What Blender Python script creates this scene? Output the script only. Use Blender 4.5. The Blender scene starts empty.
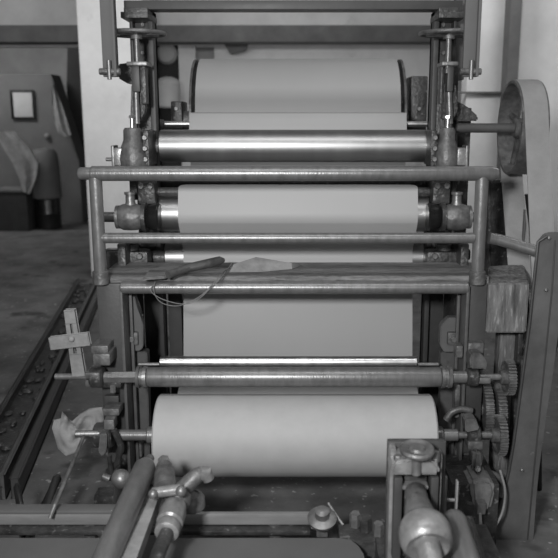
import bpy, bmesh, math, random
from mathutils import Vector, Matrix, Euler
random.seed(7)
S = bpy.context.scene
COL = S.collection
PI = math.pi
# ------------------------------------------------------------------ camera geometry
F, CX, CY, PITCH, H = 760.0, 298.0, 279.0, math.radians(11.8), 1.7
cp, sp = math.cos(PITCH), math.sin(PITCH)
def at(px, py, Y):
    u = (px-CX)/F; v = (py-CY)/F
    dy = cp - v*sp; dz = -(sp + v*cp); t = Y/dy
    return Vector((u*t, Y, H+dz*t))
def onfloor(px, py, z=0.0):
    v = (py-CY)/F; u = (px-CX)/F
    dy = cp - v*sp; dz = -(sp + v*cp); t = (z-H)/dz
    return Vector((u*t, dy*t, z))
V = Vector
# ------------------------------------------------------------------ materials
def mat(name, col, rough=.6, metal=0.0, var=.25, scale=8.0, bump=0.0, bscale=60.0, spots=0.0, spotcol=.02, spotscale=20, stretch=None, coat=0.0):
    m = bpy.data.materials.new(name); m.use_nodes = True
    nt = m.node_tree; n = nt.nodes; l = nt.links
    b = n['Principled BSDF']
    b.inputs['Roughness'].default_value = rough; b.inputs['Metallic'].default_value = metal
    b.inputs['Coat Weight'].default_value = coat
    tc = n.new('ShaderNodeTexCoord'); mp = n.new('ShaderNodeMapping')
    l.new(tc.outputs['Object'], mp.inputs[0])
    if stretch: mp.inputs['Scale'].default_value = stretch
    nz = n.new('ShaderNodeTexNoise'); nz.inputs['Scale'].default_value = scale; nz.inputs['Detail'].default_value = 6; nz.inputs['Roughness'].default_value = .62
    l.new(mp.outputs[0], nz.inputs['Vector'])
    r = n.new('ShaderNodeValToRGB')
    r.color_ramp.elements[0].position = .32; r.color_ramp.elements[1].position = .68
    a, c = col*(1-var), min(1, col*(1+var))
    r.color_ramp.elements[0].color = (a, a, a, 1); r.color_ramp.elements[1].color = (c, c, c, 1)
    l.new(nz.outputs['Fac'], r.inputs[0])
    out = r.outputs[0]
    if spots > 0:
        n2 = n.new('ShaderNodeTexNoise'); n2.inputs['Scale'].default_value = spotscale; n2.inputs['Detail'].default_value = 4
        l.new(mp.outputs[0], n2.inputs['Vector'])
        r2 = n.new('ShaderNodeValToRGB'); r2.color_ramp.elements[0].position = 1-spots-.04; r2.color_ramp.elements[1].position = 1-spots+.04
        l.new(n2.outputs['Fac'], r2.inputs[0])
        mx = n.new('ShaderNodeMixRGB'); mx.inputs[2].default_value = (spotcol,)*3+(1,)
        l.new(r2.outputs[0], mx.inputs[0]); l.new(out, mx.inputs[1]); out = mx.outputs[0]
    l.new(out, b.inputs['Base Color'])
    mr = n.new('ShaderNodeMapRange'); mr.inputs[3].default_value = max(.03, rough-.12); mr.inputs[4].default_value = min(1, rough+.12)
    l.new(nz.outputs['Fac'], mr.inputs[0]); l.new(mr.outputs[0], b.inputs['Roughness'])
    if bump:
        nb = n.new('ShaderNodeTexNoise'); nb.inputs['Scale'].default_value = bscale; nb.inputs['Detail'].default_value = 5
        l.new(mp.outputs[0], nb.inputs['Vector'])
        bp = n.new('ShaderNodeBump'); bp.inputs['Strength'].default_value = bump; bp.inputs['Distance'].default_value = .01
        l.new(nb.outputs['Fac'], bp.inputs['Height']); l.new(bp.outputs[0], b.inputs['Normal'])
    return m
M = {}
M['web']    = mat('web_sheet', .37, .55, var=.03, scale=3, stretch=(1,.3,.3))
M['rubber'] = mat('pale_rubber', .37, .62, var=.05, scale=14, spots=.22, spotcol=.31, spotscale=60)
M['chrome'] = mat('polished_steel', .36, .42, 1.0, var=.09, scale=2.5, stretch=(3,.2,.2))
M['bright'] = mat('bright_steel', .6, .36, 1.0, var=.1, scale=6, stretch=(4,1,1))
M['steel']  = mat('worn_steel', .22, .42, .6, var=.35, scale=14, bump=.15)
M['tube']   = mat('handled_tube', .19, .34, .45, var=.17, scale=16, stretch=(3,1,1), bump=.1)
M['paint']  = mat('grey_machine_paint', .08, .5, 0, var=.22, scale=9, bump=.12, spots=.3, spotcol=.06, spotscale=25)
M['plate']  = mat('grey_frame_paint', .05, .5, 0, var=.15, scale=7, bump=.08)
M['dark']   = mat('oily_cast_iron', .05, .42, .2, var=.5, scale=18, bump=.35, spots=.35, spotcol=.16, spotscale=40)
M['iron']   = mat('grey_cast_iron', .13, .45, .35, var=.45, scale=22, bump=.3)
M['black']  = mat('black_enamel', .012, .3, 0, var=.3)
M['brass']  = mat('dull_fitting_metal', .26, .36, .4, var=.3, scale=20, bump=.15)
M['wood']   = mat('grimy_wood', .16, .8, 0, var=.5, scale=10, stretch=(1,8,8), bump=.4, spots=.33, spotcol=.07, spotscale=12)
M['woodv']  = mat('worn_block_wood', .15, .8, 0, var=.6, scale=7, stretch=(7,7,1), bump=.5, spots=.36, spotcol=.30, spotscale=14)
M['slat']   = mat('pale_slat_wood', .22, .7, 0, var=.25, scale=14, bump=.2)
M['cloth']  = mat('pale_rag', .26, .9, 0, var=.25, scale=9, bump=.3, bscale=30)
M['leather']= mat('tool_leather', .075, .6, 0, var=.4, scale=18, bump=.2)
M['belt']   = mat('belt_canvas', .26, .75, 0, var=.13, scale=9, bump=.1)
M['guard']  = mat('guard_sheet', .105, .55, .1, var=.22, scale=7, bump=.08, spots=.25, spotcol=.17, spotscale=30)
M['white']  = mat('whitewash', .68, .85, 0, var=.12, scale=2.2, bump=.1, spots=.3, spotcol=.58, spotscale=5)
M['wallg']  = mat('grey_plaster', .34, .85, 0, var=.15, scale=2)
M['beam']   = mat('dark_beam_paint', .13, .8, 0, var=.25, scale=4)
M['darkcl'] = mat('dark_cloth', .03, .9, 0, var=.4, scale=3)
M['cab']    = mat('cabinet_paint', .11, .7, 0, var=.15, scale=3)
M['cabcl']  = mat('grey_sheeting', .14, .85, 0, var=.2, scale=3)
M['paper']  = mat('notice_paper', .42, .9, 0, var=.06)
M['fore']   = mat('table_paint', .10, .6, 0, var=.12, scale=5)
M['bar']    = mat('bar_paint', .22, .5, .2, var=.2, scale=8, stretch=(.5,3,3))
M['string'] = mat('twine', .16, .9)
def floor_mat():
    m = mat('concrete_floor', .125, .75, 0, var=.5, scale=2.6, bump=.25, bscale=30, spots=.36, spotcol=.05, spotscale=3.2)
    nt = m.node_tree; n = nt.nodes; l = nt.links; b = n['Principled BSDF']
    src = b.inputs['Base Color'].links[0].from_socket
    tc = n.new('ShaderNodeTexCoord')
    nz = n.new('ShaderNodeTexNoise'); nz.inputs['Scale'].default_value = 26; nz.inputs['Detail'].default_value = 3
    l.new(tc.outputs['Object'], nz.inputs[0])
    r = n.new('ShaderNodeValToRGB'); r.color_ramp.elements[0].position = .655; r.color_ramp.elements[1].position = .72
    l.new(nz.outputs['Fac'], r.inputs[0])
    mx = n.new('ShaderNodeMixRGB'); mx.inputs[2].default_value = (.3, .3, .3, 1)
    l.new(r.outputs[0], mx.inputs[0]); l.new(src, mx.inputs[1]); l.new(mx.outputs[0], b.inputs['Base Color'])
    return m
M['floor'] = floor_mat()
# ------------------------------------------------------------------ mesh helpers (world coordinates)
class MB:
    def __init__(s): s.bm = bmesh.new()
    def box(s, c, size, rot=None, bevel=0.004):
        g = bmesh.ops.create_cube(s.bm, size=1)
        vs = g['verts']
        R = rot if rot is not None else Matrix.Identity(3)
        for v in vs:
            v.co = R @ V((v.co.x*size[0], v.co.y*size[1], v.co.z*size[2])) + V(c)
        if bevel:
            es = list({e for v in vs for e in v.link_edges})
            bmesh.ops.bevel(s.bm, geom=es, offset=min(bevel, min(size)*.3), segments=2, affect='EDGES', profile=.6)
        return s
    def span(s, a, b, bevel=0.004):
        a = V(a); b = V(b)
        return s.box((a+b)/2, [abs(b[i]-a[i]) for i in range(3)], bevel=bevel)
    def lathe(s, p0, d, prof, seg=32):
        # prof: list of (t along axis, radius)
        d = V(d).normalized(); a = d.orthogonal().normalized(); b = d.cross(a)
        rings = []
        for t, r in prof:
            o = V(p0)+d*t
            if r < 1e-6: rings.append([s.bm.verts.new(o)])
            else: rings.append([s.bm.verts.new(o+(a*math.cos(2*PI*i/seg)+b*math.sin(2*PI*i/seg))*r) for i in range(seg)])
        for k in range(len(rings)-1):
            A, B = rings[k], rings[k+1]
            for i in range(seg):
                j = (i+1) % seg
                if len(A) == 1 and len(B) == 1: continue
                if len(A) == 1: s.bm.faces.new((A[0], B[i], B[j]))
                elif len(B) == 1: s.bm.faces.new((A[i], B[0], A[j]))
                else: s.bm.faces.new((A[i], B[i], B[j], A[j]))
        if len(rings[0]) > 1: s.bm.faces.new(rings[0])
        if len(rings[-1]) > 1: s.bm.faces.new(rings[-1])
        return s
    def cyl(s, a, b, r, r2=None, seg=28, ch=None):
        a = V(a); b = V(b); L = (b-a).length; r2 = r if r2 is None else r2
        ch = min(r, r2)*.15 if ch is None else ch
        if ch > 0 and L > 2*ch: prof = [(0, r-ch), (ch, r), (L-ch, r2), (L, r2-ch)]
        else: prof = [(0, r), (L, r2)]
        return s.lathe(a, b-a, prof, seg)
    def sph(s, c, r, sc=(1, 1, 1), seg=24):
        g = bmesh.ops.create_uvsphere(s.bm, u_segments=seg, v_segments=seg//2, radius=r)
        for v in g['verts']: v.co = V((v.co.x*sc[0], v.co.y*sc[1], v.co.z*sc[2])) + V(c)
        return s
    def tube(s, pts, r, seg=12, closed=False):
        pts = [V(p) for p in pts]; n = len(pts); rings = []
        prev = None
        for i, p in enumerate(pts):
            if closed: t = pts[(i+1) % n]-pts[i-1]
            else: t = pts[min(i+1, n-1)]-pts[max(i-1, 0)]
            t.normalize()
            a = t.orthogonal().normalized() if prev is None else (prev-t*prev.dot(t)).normalized()
            prev = a; b = t.cross(a)
            rr = r[i] if isinstance(r, (list, tuple)) else r
            rings.append([s.bm.verts.new(p+(a*math.cos(2*PI*k/seg)+b*math.sin(2*PI*k/seg))*rr) for k in range(seg)])
        rng = range(n) if closed else range(n-1)
        for i in rng:
            A, B = rings[i], rings[(i+1) % n]
            for k in range(seg):
                j = (k+1) % seg; s.bm.faces.new((A[k], B[k], B[j], A[j]))
        if not closed: s.bm.faces.new(rings[0]); s.bm.faces.new(rings[-1])
        return s
    def prism(s, pts, ext, bevel=0):
        # closed outline pts (3D), extruded by vector ext
        ext = V(ext)
        A = [s.bm.verts.new(V(p)) for p in pts]; B = [s.bm.verts.new(V(p)+ext) for p in pts]
        fs = [s.bm.faces.new(A), s.bm.faces.new(B[::-1])]
        n = len(pts)
        for i in range(n): fs.append(s.bm.faces.new((A[i], B[i], B[(i+1) % n], A[(i+1) % n])))
        if bevel:
            es = list({e for v in A+B for e in v.link_edges})
            bmesh.ops.bevel(s.bm, geom=es, offset=bevel, segments=2, affect='EDGES')
        return s
    def strip(s, path, x0, x1, th, nx=1):
        # sheet swept along (Y,z) path between x0 and x1, thickness th
        n = len(path); top = []; bot = []
        for i, (y, z) in enumerate(path):
            y1, z1 = path[min(i+1, n-1)]; y0, z0 = path[max(i-1, 0)]
            t = V((0, y1-y0, z1-z0)).normalized(); nn = V((0, t.z, -t.y))
            top.append([s.bm.verts.new(V((x0+(x1-x0)*k/nx, y, z))) for k in range(nx+1)])
            bot.append([s.bm.verts.new(V((x0+(x1-x0)*k/nx, y, z))-nn*th) for k in range(nx+1)])
        for i in range(n-1):
            for k in range(nx):
                s.bm.faces.new((top[i][k], top[i][k+1], top[i+1][k+1], top[i+1][k]))
                s.bm.faces.new((bot[i][k], bot[i+1][k], bot[i+1][k+1], bot[i][k+1]))
            s.bm.faces.new((top[i][0], top[i+1][0], bot[i+1][0], bot[i][0]))
            s.bm.faces.new((top[i][nx], bot[i][nx], bot[i+1][nx], top[i+1][nx]))
        s.bm.faces.new([v for v in top[0]]+[v for v in bot[0][::-1]])
        s.bm.faces.new([v for v in top[-1]]+[v for v in bot[-1][::-1]])
        return s
    def hexb(s, c, d, r, h):
        return s.lathe(V(c), d, [(0, r), (h*.8, r), (h, r*.8)], 6)
def parent_world(p):
    loc = V(p.location)
    while p.parent: p = p.parent; loc += V(p.location)
    return loc
def part(name, mb, m, parent=None, label=None, origin=None, smooth=35):
    bm = mb.bm
    bmesh.ops.recalc_face_normals(bm, faces=bm.faces)
    if origin is None:
        lo = V([min(v.co[i] for v in bm.verts) for i in range(3)]); hi = V([max(v.co[i] for v in bm.verts) for i in range(3)])
        origin = V(((lo.x+hi.x)/2, (lo.y+hi.y)/2, lo.z))
    for v in bm.verts: v.co -= origin
    me = bpy.data.meshes.new(name); 
    for f in bm.faces: f.smooth = True
    bm.to_mesh(me); bm.free()
    me.set_sharp_from_angle(angle=math.radians(smooth))
    me.materials.append(M[m] if isinstance(m, str) else m)
    o = bpy.data.objects.new(name, me); COL.objects.link(o)
    o.location = origin
    if parent is not None:
        o.parent = parent; o.location = origin-parent_world(parent)
    if label: o['label'] = label
    return o
def thing(name, label, cat, loc, group=None):
    o = bpy.data.objects.new(name, None); COL.objects.link(o); o.location = V(loc); o.empty_display_size = .05
    o['label'] = label; o['category'] = cat
    if group: o['group'] = group
    return o
def single(name, mb, m, label, cat, group=None, **k):
    o = part(name, mb, m, None, **k); o['label'] = label; o['category'] = cat
    if group: o['group'] = group
    return o
def struct(name, mb, m):
    o = part(name, mb, m); o['kind'] = 'structure'; return o
X = V((1, 0, 0))
# ================================================================== SETTING
struct('floor', MB().span((-8.5, -2.5, -.1), (6.5, 16.3, 0), 0), 'floor')
struct('ceiling', MB().span((-8.5, -2.5, 4.2), (6.5, 16.3, 4.3), 0), 'white')
struct('wall_back', MB().span((-8.5, 16.1, 0), (6.5, 16.3, 4.2), 0), 'wallg')
struct('wall_middle', MB().span((-2.1, 10.05, 0), (6.5, 10.2, 4.2), 0), 'wallg')
struct('wall_left', MB().span((-8.5, 1.0, 0), (-8.3, 16.1, 4.2), 0), 'wallg')
struct('wall_right', MB().span((1.42, 6.6, 0), (6.5, 6.8, 4.2), 0), 'white')
# white upper band of the back wall and the dark beam
struct('trim_1', MB().span((-8.3, 9.95, 2.6), (6.3, 10.05, 4.2), 0), 'white')
bx = MB(); bx.span((-8.2, 9.3, at(0, 42, 9.3).z), (2.6, 9.6, at(0, 25, 9.3).z), .01)
struct('trim_2', bx, 'beam')
# whitewashed pillar left of the machine
pm = MB(); a = at(81, 100, 8.2); b = at(146, 100, 8.2)
pm.span((a.x, 8.2, 0), (b.x, 8.9, 4.2), .03)
struct('wall_pillar', pm, 'white')
# far bright wall panels behind the machine
struct('wall_panel', MB().span((at(179, 60, 9.9).x, 9.85, 0), (at(196, 60, 9.9).x, 10.0, 2.7), .01), 'white')
struct('wall_recess', MB().span((at(156, 60, 9.9).x, 9.9, 0), (at(178, 60, 9.9).x, 10.05, 2.62), .01), 'darkcl')
struct('wall_panel', MB().span((at(214, 60, 9.9).x, 9.92, 0), (at(452, 60, 9.9).x, 10.04, 2.62), .01), 'white')
# right wall: joint line and vertical pipe
struct('trim_3', MB().span((at(440, 92, 6.55).x, 6.55, at(0, 93.5, 6.55).z), (at(508, 92, 6.55).x, 6.6, at(0, 91.5, 6.55).z), .003), 'beam')
p0 = at(516, 20, 6.5); 
single('wall_post', MB().span((at(509, 20, 6.45).x, 6.42, 0), (at(520.5, 20, 6.45).x, 6.6, 4.2), .008), 'beam', 'tall dark grey post against the white wall right of the machine', 'post')

# ================================================================== FAR LEFT BACKGROUND
t = thing('cabinet', 'grey workshop cabinet at far left with a framed white notice on it', 'cabinet', (-5.0, 12.9, 0))
a = at(-10, 74, 12.8); b = at(51, 74, 12.8)
part('body', MB().prism([(a.x, 12.8, 0), (a.x, 12.8, a.z), (b.x, 12.8, a.z), (b.x+.38, 12.8, 1.0), (b.x+.38, 12.8, 0)], (0, .5, 0), .01), 'cab', t)
fr = part('notice_frame', MB().span(at(12, 119, 12.77)-V((0, .02, 0)), at(34, 90, 12.77)+V((0, .01, 0)), .005), 'black', t)
part('notice', MB().span(at(14.5, 117, 12.745)-V((0, .004, 0)), at(31.5, 92.5, 12.745), .001), 'paper', fr, label='blank white notice sheet')
part('knob', MB().sph(at(47, 136, 12.76), .045), 'slat', t, label='pale round knob')
def draped(name, pts, Y, m, label, cat, th=.06):
    # a hanging cloth with folds: outline strip between two edge polylines
    L, R = pts; n = len(L); nx = 10; mb = MB(); g = []
    for i in range(n):
        row = []
        for k in range(nx+1):
            u = k/nx; px = L[i][0]*(1-u)+R[i][0]*u; py = L[i][1]*(1-u)+R[i][1]*u
            row.append(at(px, py, Y+math.sin(u*9+i*.4)*.035))
        g.append(row)
    F_ = [[mb.bm.verts.new(p) for p in r] for r in g]; B_ = [[mb.bm.verts.new(p+V((0, th, 0))) for p in r] for r in g]
    for i in range(n-1):
        for k in range(nx):
            mb.bm.faces.new((F_[i][k], F_[i][k+1], F_[i+1][k+1], F_[i+1][k])); mb.bm.faces.new((B_[i][k], B_[i+1][k], B_[i+1][k+1], B_[i][k+1]))
        for k in (0, nx): mb.bm.faces.new((F_[i][k], F_[i+1][k], B_[i+1][k], B_[i][k]))
    for i in (0, n-1):
        for k in range(nx): mb.bm.faces.new((F_[i][k], B_[i][k], B_[i][k+1], F_[i][k+1]))
    return single(name, mb, m, label, cat)
draped('hanging_cloth', ([(52, 84), (52, 105), (54, 122), (58, 132), (64, 137)], [(53.5, 85), (61, 103), (66, 118), (69, 128), (71, 135)]), 12.5, 'cloth', 'pale grey cloth hanging down the sloping end of the cabinet', 'cloth')
draped('fallen_sheet', ([(-6, 132), (2, 146), (12, 162), (19, 178), (23, 192)], [(14, 131), (27, 145), (38, 163), (36, 178), (29, 194)]), 11.7, 'cloth', 'pale grey sheet slanting down in front of the cabinet at far left', 'cloth')
a = at(-6, 190, 11.8); b = at(26, 190, 11.8)
t = thing('dark_crate', 'dark crate at the far left edge under the slanting pale sheet', 'crate', ((a.x+b.x)/2, 12.0, 0))
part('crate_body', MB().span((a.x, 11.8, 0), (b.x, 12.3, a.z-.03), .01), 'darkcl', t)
part('lid', MB().span((a.x-.02, 11.78, a.z-.03), (b.x+.02, 12.32, a.z+.01), .005), 'beam', t)
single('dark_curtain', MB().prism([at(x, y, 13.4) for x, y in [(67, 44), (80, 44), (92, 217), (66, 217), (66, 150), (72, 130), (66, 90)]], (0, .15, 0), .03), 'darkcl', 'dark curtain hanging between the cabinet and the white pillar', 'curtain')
single('dark_bench', MB().prism([at(x, y, 13.8) for x, y in [(61, 150), (90, 144), (92, 217), (61, 217)]], (0, .5, 0), .03), 'darkcl', 'dark low bench beside the white pillar', 'bench')
q = onfloor(49, 228)
t = thing('oil_drum', 'shiny black drum under a grey cylindrical cover on the open floor at left', 'drum', q)
k = q.y/760*.98
part('drum_body', MB().lathe(q, (0, 0, 1), [(0, .185), (.02, .2), (.22, .2), (.235, .208), (.25, .2), (.46, .2), (.48, .19)], 40), 'black', t)
part('cover', MB().lathe(q+V((0, 0, .48)), (0, 0, 1), [(0, .215), (.02, .235), (.2, .225), (.5, .22), (.7, .2), (.77, .15), (.79, 0)], 40), 'cab', t, label='matt grey cover over the upper half')
single('wall_lamp', MB().lathe(at(167, 54, 9.85)+V((0,.04,0)), (0, -1, 0), [(0, .06), (.05, .13), (.12, .1), (.16, 0)], 24), 'wallg', 'blurred pale round lamp on the dark recess behind the left upright', 'lamp')
t = single('wall_tank', MB().cyl(at(168, 108, 9.0), at(168, 84, 9.0), .14).sph(at(168, 84, 9.0), .14, (1, 1, .6)), 'wallg', 'pale rounded tank in the background behind the left upright', 'tank')
single('wall_box', MB().prism([at(x, y, 9.7) for x, y in [(224, 44), (248, 42), (246, 50), (230, 54)]], (0, .1, 0), .01), 'beam', 'dark blurred plate on the back wall above the drum', 'plate')

# ================================================================== WEB PATH
def arc(cy, cz, r, a0, a1, n=14):
    # angle measured in YZ plane: 0 = toward +Y, 90 = up, 180 = toward the camera
    return [(cy+r*math.cos(math.radians(a0+(a1-a0)*i/n)), cz+r*math.sin(math.radians(a0+(a1-a0)*i/n))) for i in range(n+1)]
W = .52
Fc = (4.25, 1.70); FR = .32
D1 = (3.36, at(0, 214, 3.36).z); D1R = .078
D2 = (3.47, at(0, 257, 3.47).z); D2R = .072
EC = (3.45, at(0, 146, 3.45).z); ER = .0716
wt = .002
web = arc(Fc[0], Fc[1], FR+.003, 60, 173, 26)
web += [(3.80, 1.7365), (3.745, 1.736), (3.732, 1.734), (3.724, 1.728), (3.70, at(0, 130, 3.70).z), (3.72, 1.50), (3.69, 1.43), (3.60, 1.405), (3.40, 1.417), (3.335, 1.418), (3.318, 1.414), (3.307, 1.405), (3.302, 1.39)]
web += arc(D1[0], D1[1], D1R+.003, 168, 205, 8)
web += arc(D2[0], D2[1], D2R+.003, 150, 185, 6)
web += [(3.31, at(0, 356, 3.31).z), (3.15, at(0, 388, 3.15).z), (3.07, at(0, 400, 3.07).z)]
mb = MB(); mb.strip(web, -W, W, wt)
single('paper_web', mb, 'web', 'wide pale grey sheet running down through the rollers of the machine', 'sheet', smooth=60)
# guide ridge at the fold above the chrome roller
t = thing('guide_roller', 'thin bright guide roller whose ends show beside the sheet, above the bare polished roller', 'roller', (0, 3.775, 1.66))
g0 = at(0, 124, 3.775)
gx0 = at(164, 124, 3.775).x; gx1 = at(430, 124, 3.775).x
part('roller_body', MB().cyl((gx0, 3.775, g0.z), (gx1, 3.775, g0.z), .014), 'bright', t)
part('end_nut', MB().cyl((gx0-.05, 3.775, g0.z), (gx0, 3.775, g0.z), .022), 'iron', t)
part('end_nut', MB().cyl((gx1, 3.775, g0.z), (gx1+.05, 3.775, g0.z), .022), 'iron', t)
# ================================================================== ROLLERS
def roller(name, label, c, r, x0, x1, m, jr, jx0, jx1, extra=None, group=None, jm='iron', bm_='roller_body'):
    t = thing(name, label, 'roller', ((x0+x1)/2, c[0], c[1]-r), group)
    part(bm_, MB().lathe((x0, c[0], c[1]), X, [(0, r*.93), (r*.07, r), (x1-x0-r*.07, r), (x1-x0, r*.93)], 64), m, t)
    part('journal', MB().cyl((jx0, c[0], c[1]), (x0, c[0], c[1]), jr), jm, t)
    part('journal', MB().cyl((x1, c[0], c[1]), (jx1, c[0], c[1]), jr), jm, t)
    return t
t = roller('tall_drum', 'large drum at the back top of the machine, wrapped by the sheet', Fc, FR, -.54, .54, 'dark', .05, -.66, .66)
for x_, w_ in ((-.68, .06), (.60, .09)):
    part('bearing_box', MB().span((x_, Fc[0]-.09, 1.62), (x_+w_, Fc[0]+.12, 1.93 if x_ > 0 else 1.80), .01), 'dark', t)
    part('bearing_bolt', MB().hexb((x_+w_/2, Fc[0]-.09, 1.76), (0, -1, 0), .012, .012), 'steel', t)
part('end_ring', MB().lathe((-.552, Fc[0], Fc[1]), X, [(0, FR-.06), (0, FR+.0), (.012, FR+.0), (.012, FR-.06)], 64), 'iron', t)
part('end_ring', MB().lathe((.54, Fc[0], Fc[1]), X, [(0, FR-.06), (0, FR+.0), (.012, FR+.0), (.012, FR-.06)], 64), 'iron', t)
roller('chrome_roller', 'bare polished steel roller above the top handrail', EC, ER, -.615, .585, 'chrome', .03, -.70, .70)
roller('chrome_roller', 'polished roller wrapped by the sheet between the two handrails', D1, D1R, -.61, .575, 'chrome', .03, -.72, .72)
roller('chrome_roller', 'polished roller wrapped by the sheet behind the wooden plank', D2, D2R, -.61, .575, 'chrome', .028, -.70, .70)
# chrome bar
BY = 3.02; bz = at(0, 362, BY).z
t = thing('steel_bar', 'thin bright steel bar just above the long dark roller', 'bar', (0, BY, bz-.025))
a = at(160, 362, BY); b = at(417, 362, BY)
part('bar_body', MB().cyl(a, V((b.x, a.y, a.z)), .0245, seg=40), 'bright', t)
part('pin', MB().cyl(V((a.x-.09, a.y, a.z-.01)), V((a.x, a.y, a.z-.01)), .008), 'steel', t)
part('pin', MB().cyl(V((b.x, b.y, a.z-.01)), V((b.x+.09, b.y, a.z-.01)), .008), 'steel', t)
# roller C
CYy = 2.87; cz = at(0, 377, CYy).z; CR = .0395
def PX(px, py, Y): return at(px, py, Y).x
x0 = PX(148, 377, CYy); x1 = PX(440, 377, CYy)
t = thing('pressure_roller', 'long dark metal roller directly above the big pale roller', 'roller', (0, CYy, cz-CR))
part('roller_body', MB().lathe((x0, CYy, cz), X, [(0, CR*.7), (0, CR*.96), (.008, CR), (x1-x0-.008, CR), (x1-x0, CR*.96), (x1-x0, CR*.7)], 48), 'tube', t)
part('collar', MB().lathe((PX(137, 377, CYy), CYy, cz), X, [(0, .03), (0, .042), (.012, .044), (.013, .036), (.026, .036), (.027, .044), (.04, .042), (.045, .03)], 32), 'steel', t)
part('collar', MB().lathe((x1, CYy, cz), X, [(0, .03), (.004, .044), (.016, .044), (.018, .036), (.03, .036), (.032, .044), (.044, .042), (.048, .03)], 32), 'steel', t)
part('shaft', MB().lathe((PX(102, 377, CYy), CYy, cz), X, [(0, .012), (.012, .024), (PX(137, 377, CYy)-PX(102, 377, CYy), .024)], 6), 'tube', t)
part('shaft', MB().cyl((x1+.045, CYy, cz), (PX(468, 377, CYy), CYy, cz), .024).cyl((PX(468, 377, CYy), CYy, cz), (PX(508, 377, CYy), CYy, cz), .013), 'tube', t)
# roller A
AY = 2.85; az = at(0, 435, AY).z; AR = .163
x0 = PX(159, 435, AY); x1 = PX(431.5, 435, AY)
t = thing('rubber_roller', 'big smooth pale roller lowest in the machine', 'roller', (0, AY, az-AR))
part('sleeve', MB().lathe((x0, AY, az), X, [(0, AR-.03), (0, AR-.006), (.006, AR), (x1-x0-.006, AR), (x1-x0, AR-.006), (x1-x0, AR-.03)], 96), 'rubber', t)
part('end_cap', MB().lathe((x0-.006, AY, az), X, [(0, .05), (.0, AR-.035), (.02, AR-.034)], 64), 'iron', t)
part('end_cap', MB().lathe((x1-.014, AY, az), X, [(0, .05), (.0, AR-.034), (.02, AR-.035)], 64), 'iron', t)
zA = at(0, 433, AY).z
part('shaft', MB().cyl((PX(116, 433, AY), AY, az), (PX(149, 433, AY), AY, az), .022).cyl((PX(147, 433, AY), AY, az), (x0, AY, az), .034), 'tube', t)
part('shaft', MB().cyl((x1, AY, az), (PX(443, 433, AY), AY, az), .034).cyl((PX(443, 433, AY), AY, az), (PX(458, 433, AY), AY, az), .024).cyl((PX(458, 433, AY), AY, az), (PX(496, 433, AY), AY, az), .014), 'tube', t)

# ================================================================== MACHINE FRAME
UY0, UY1 = 3.42, 3.60
t = thing('roller_machine', 'tall grey painted machine frame carrying all the rollers', 'machine', (-.02, 3.5, 0))
for s, xi, xo in ((-1, -.640, -.742), (1, .600, .70)):
    u = MB(); zt = 2.17
    u.span((xi, 3.56, 0), (xo, 3.60, zt), .003)                    # web plate
    u.span((xi, 3.50, 0), (xi+s*.022, 3.60, zt), .003)             # inner flange
    u.span((xo, 3.50, 1.35), (xo-s*.014, 3.60, zt), .003)
    up = part('upright', u, 'plate', t)
    for yy in (25, 53):
        c = at(143 if s < 0 else 443, yy, 3.56)
        part('bolt', MB().hexb(c, (0, -1, 0), .011, .012), 'iron', up)
    part('cap', MB().span((xi-s*.003, 3.38, zt-.045), (xo+s*.01, 3.6, zt-.02), .003).span((xi, 3.4, zt-.02), (xo, 3.58, zt), .003), 'dark', t)
    # lower rear housing plate
    part('side_plate', MB().span((xo-s*.0, 3.22, 0), (xo+s*.035, 3.56, 1.18), .006), 'dark', t)
    part('foot', MB().span((xi-s*.03, 3.2, 0), (xo+s*.06, 3.62, .05), .008), 'dark', t)
za = at(0, 12, 3.5).z; zb = at(0, 3, 3.5).z
part('top_beam', MB().span((-.745, 3.42, za), (.705, 3.52, zb), .004), 'plate', t)
part('inner_post', MB().span((.525, 3.62, .1), (.56, 3.70, 1.25), .003), 'paint', t)
part('inner_post', MB().span((-.64, 3.64, .1), (-.575, 3.7, 1.2), .003).span((-.565, 3.64, .1), (-.535, 3.7, 1.2), .003), 'plate', t)
for s in (-1, 1):                                                   # bottom tie near the floor
    pass
cb0 = at(0, 190, 3.66).z; cb1 = at(0, 166, 3.66).z
part('gap_shade_strip', MB().span((-.64, 3.56, cb0), (.60, 3.66, cb1), .006), 'dark', t)  # added dark bar standing in for the shade in the gap between rollers
part('back_plate', MB().span((-.745, 3.52, 1.05), (-.665, 3.55, at(0, 66, 3.5).z), .004), 'dark', t)
part('back_plate', MB().span((.625, 3.52, 1.05), (.72, 3.55, at(0, 66, 3.5).z), .004), 'dark', t)
part('rear_stanchion', MB().span((at(457, 170, 3.66).x, 3.66, 0), (at(469, 170, 3.66).x, 3.72, at(0, 108, 3.7).z), .005), 'dark', t)
part('turning_bar', MB().cyl((-.64, 3.34, 1.392), (.60, 3.34, 1.392), .02), 'dark', t)
part('tie_bar', MB().cyl((-.73, 3.5, .18), (.7, 3.5, .18), .02), 'dark', t)

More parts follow.
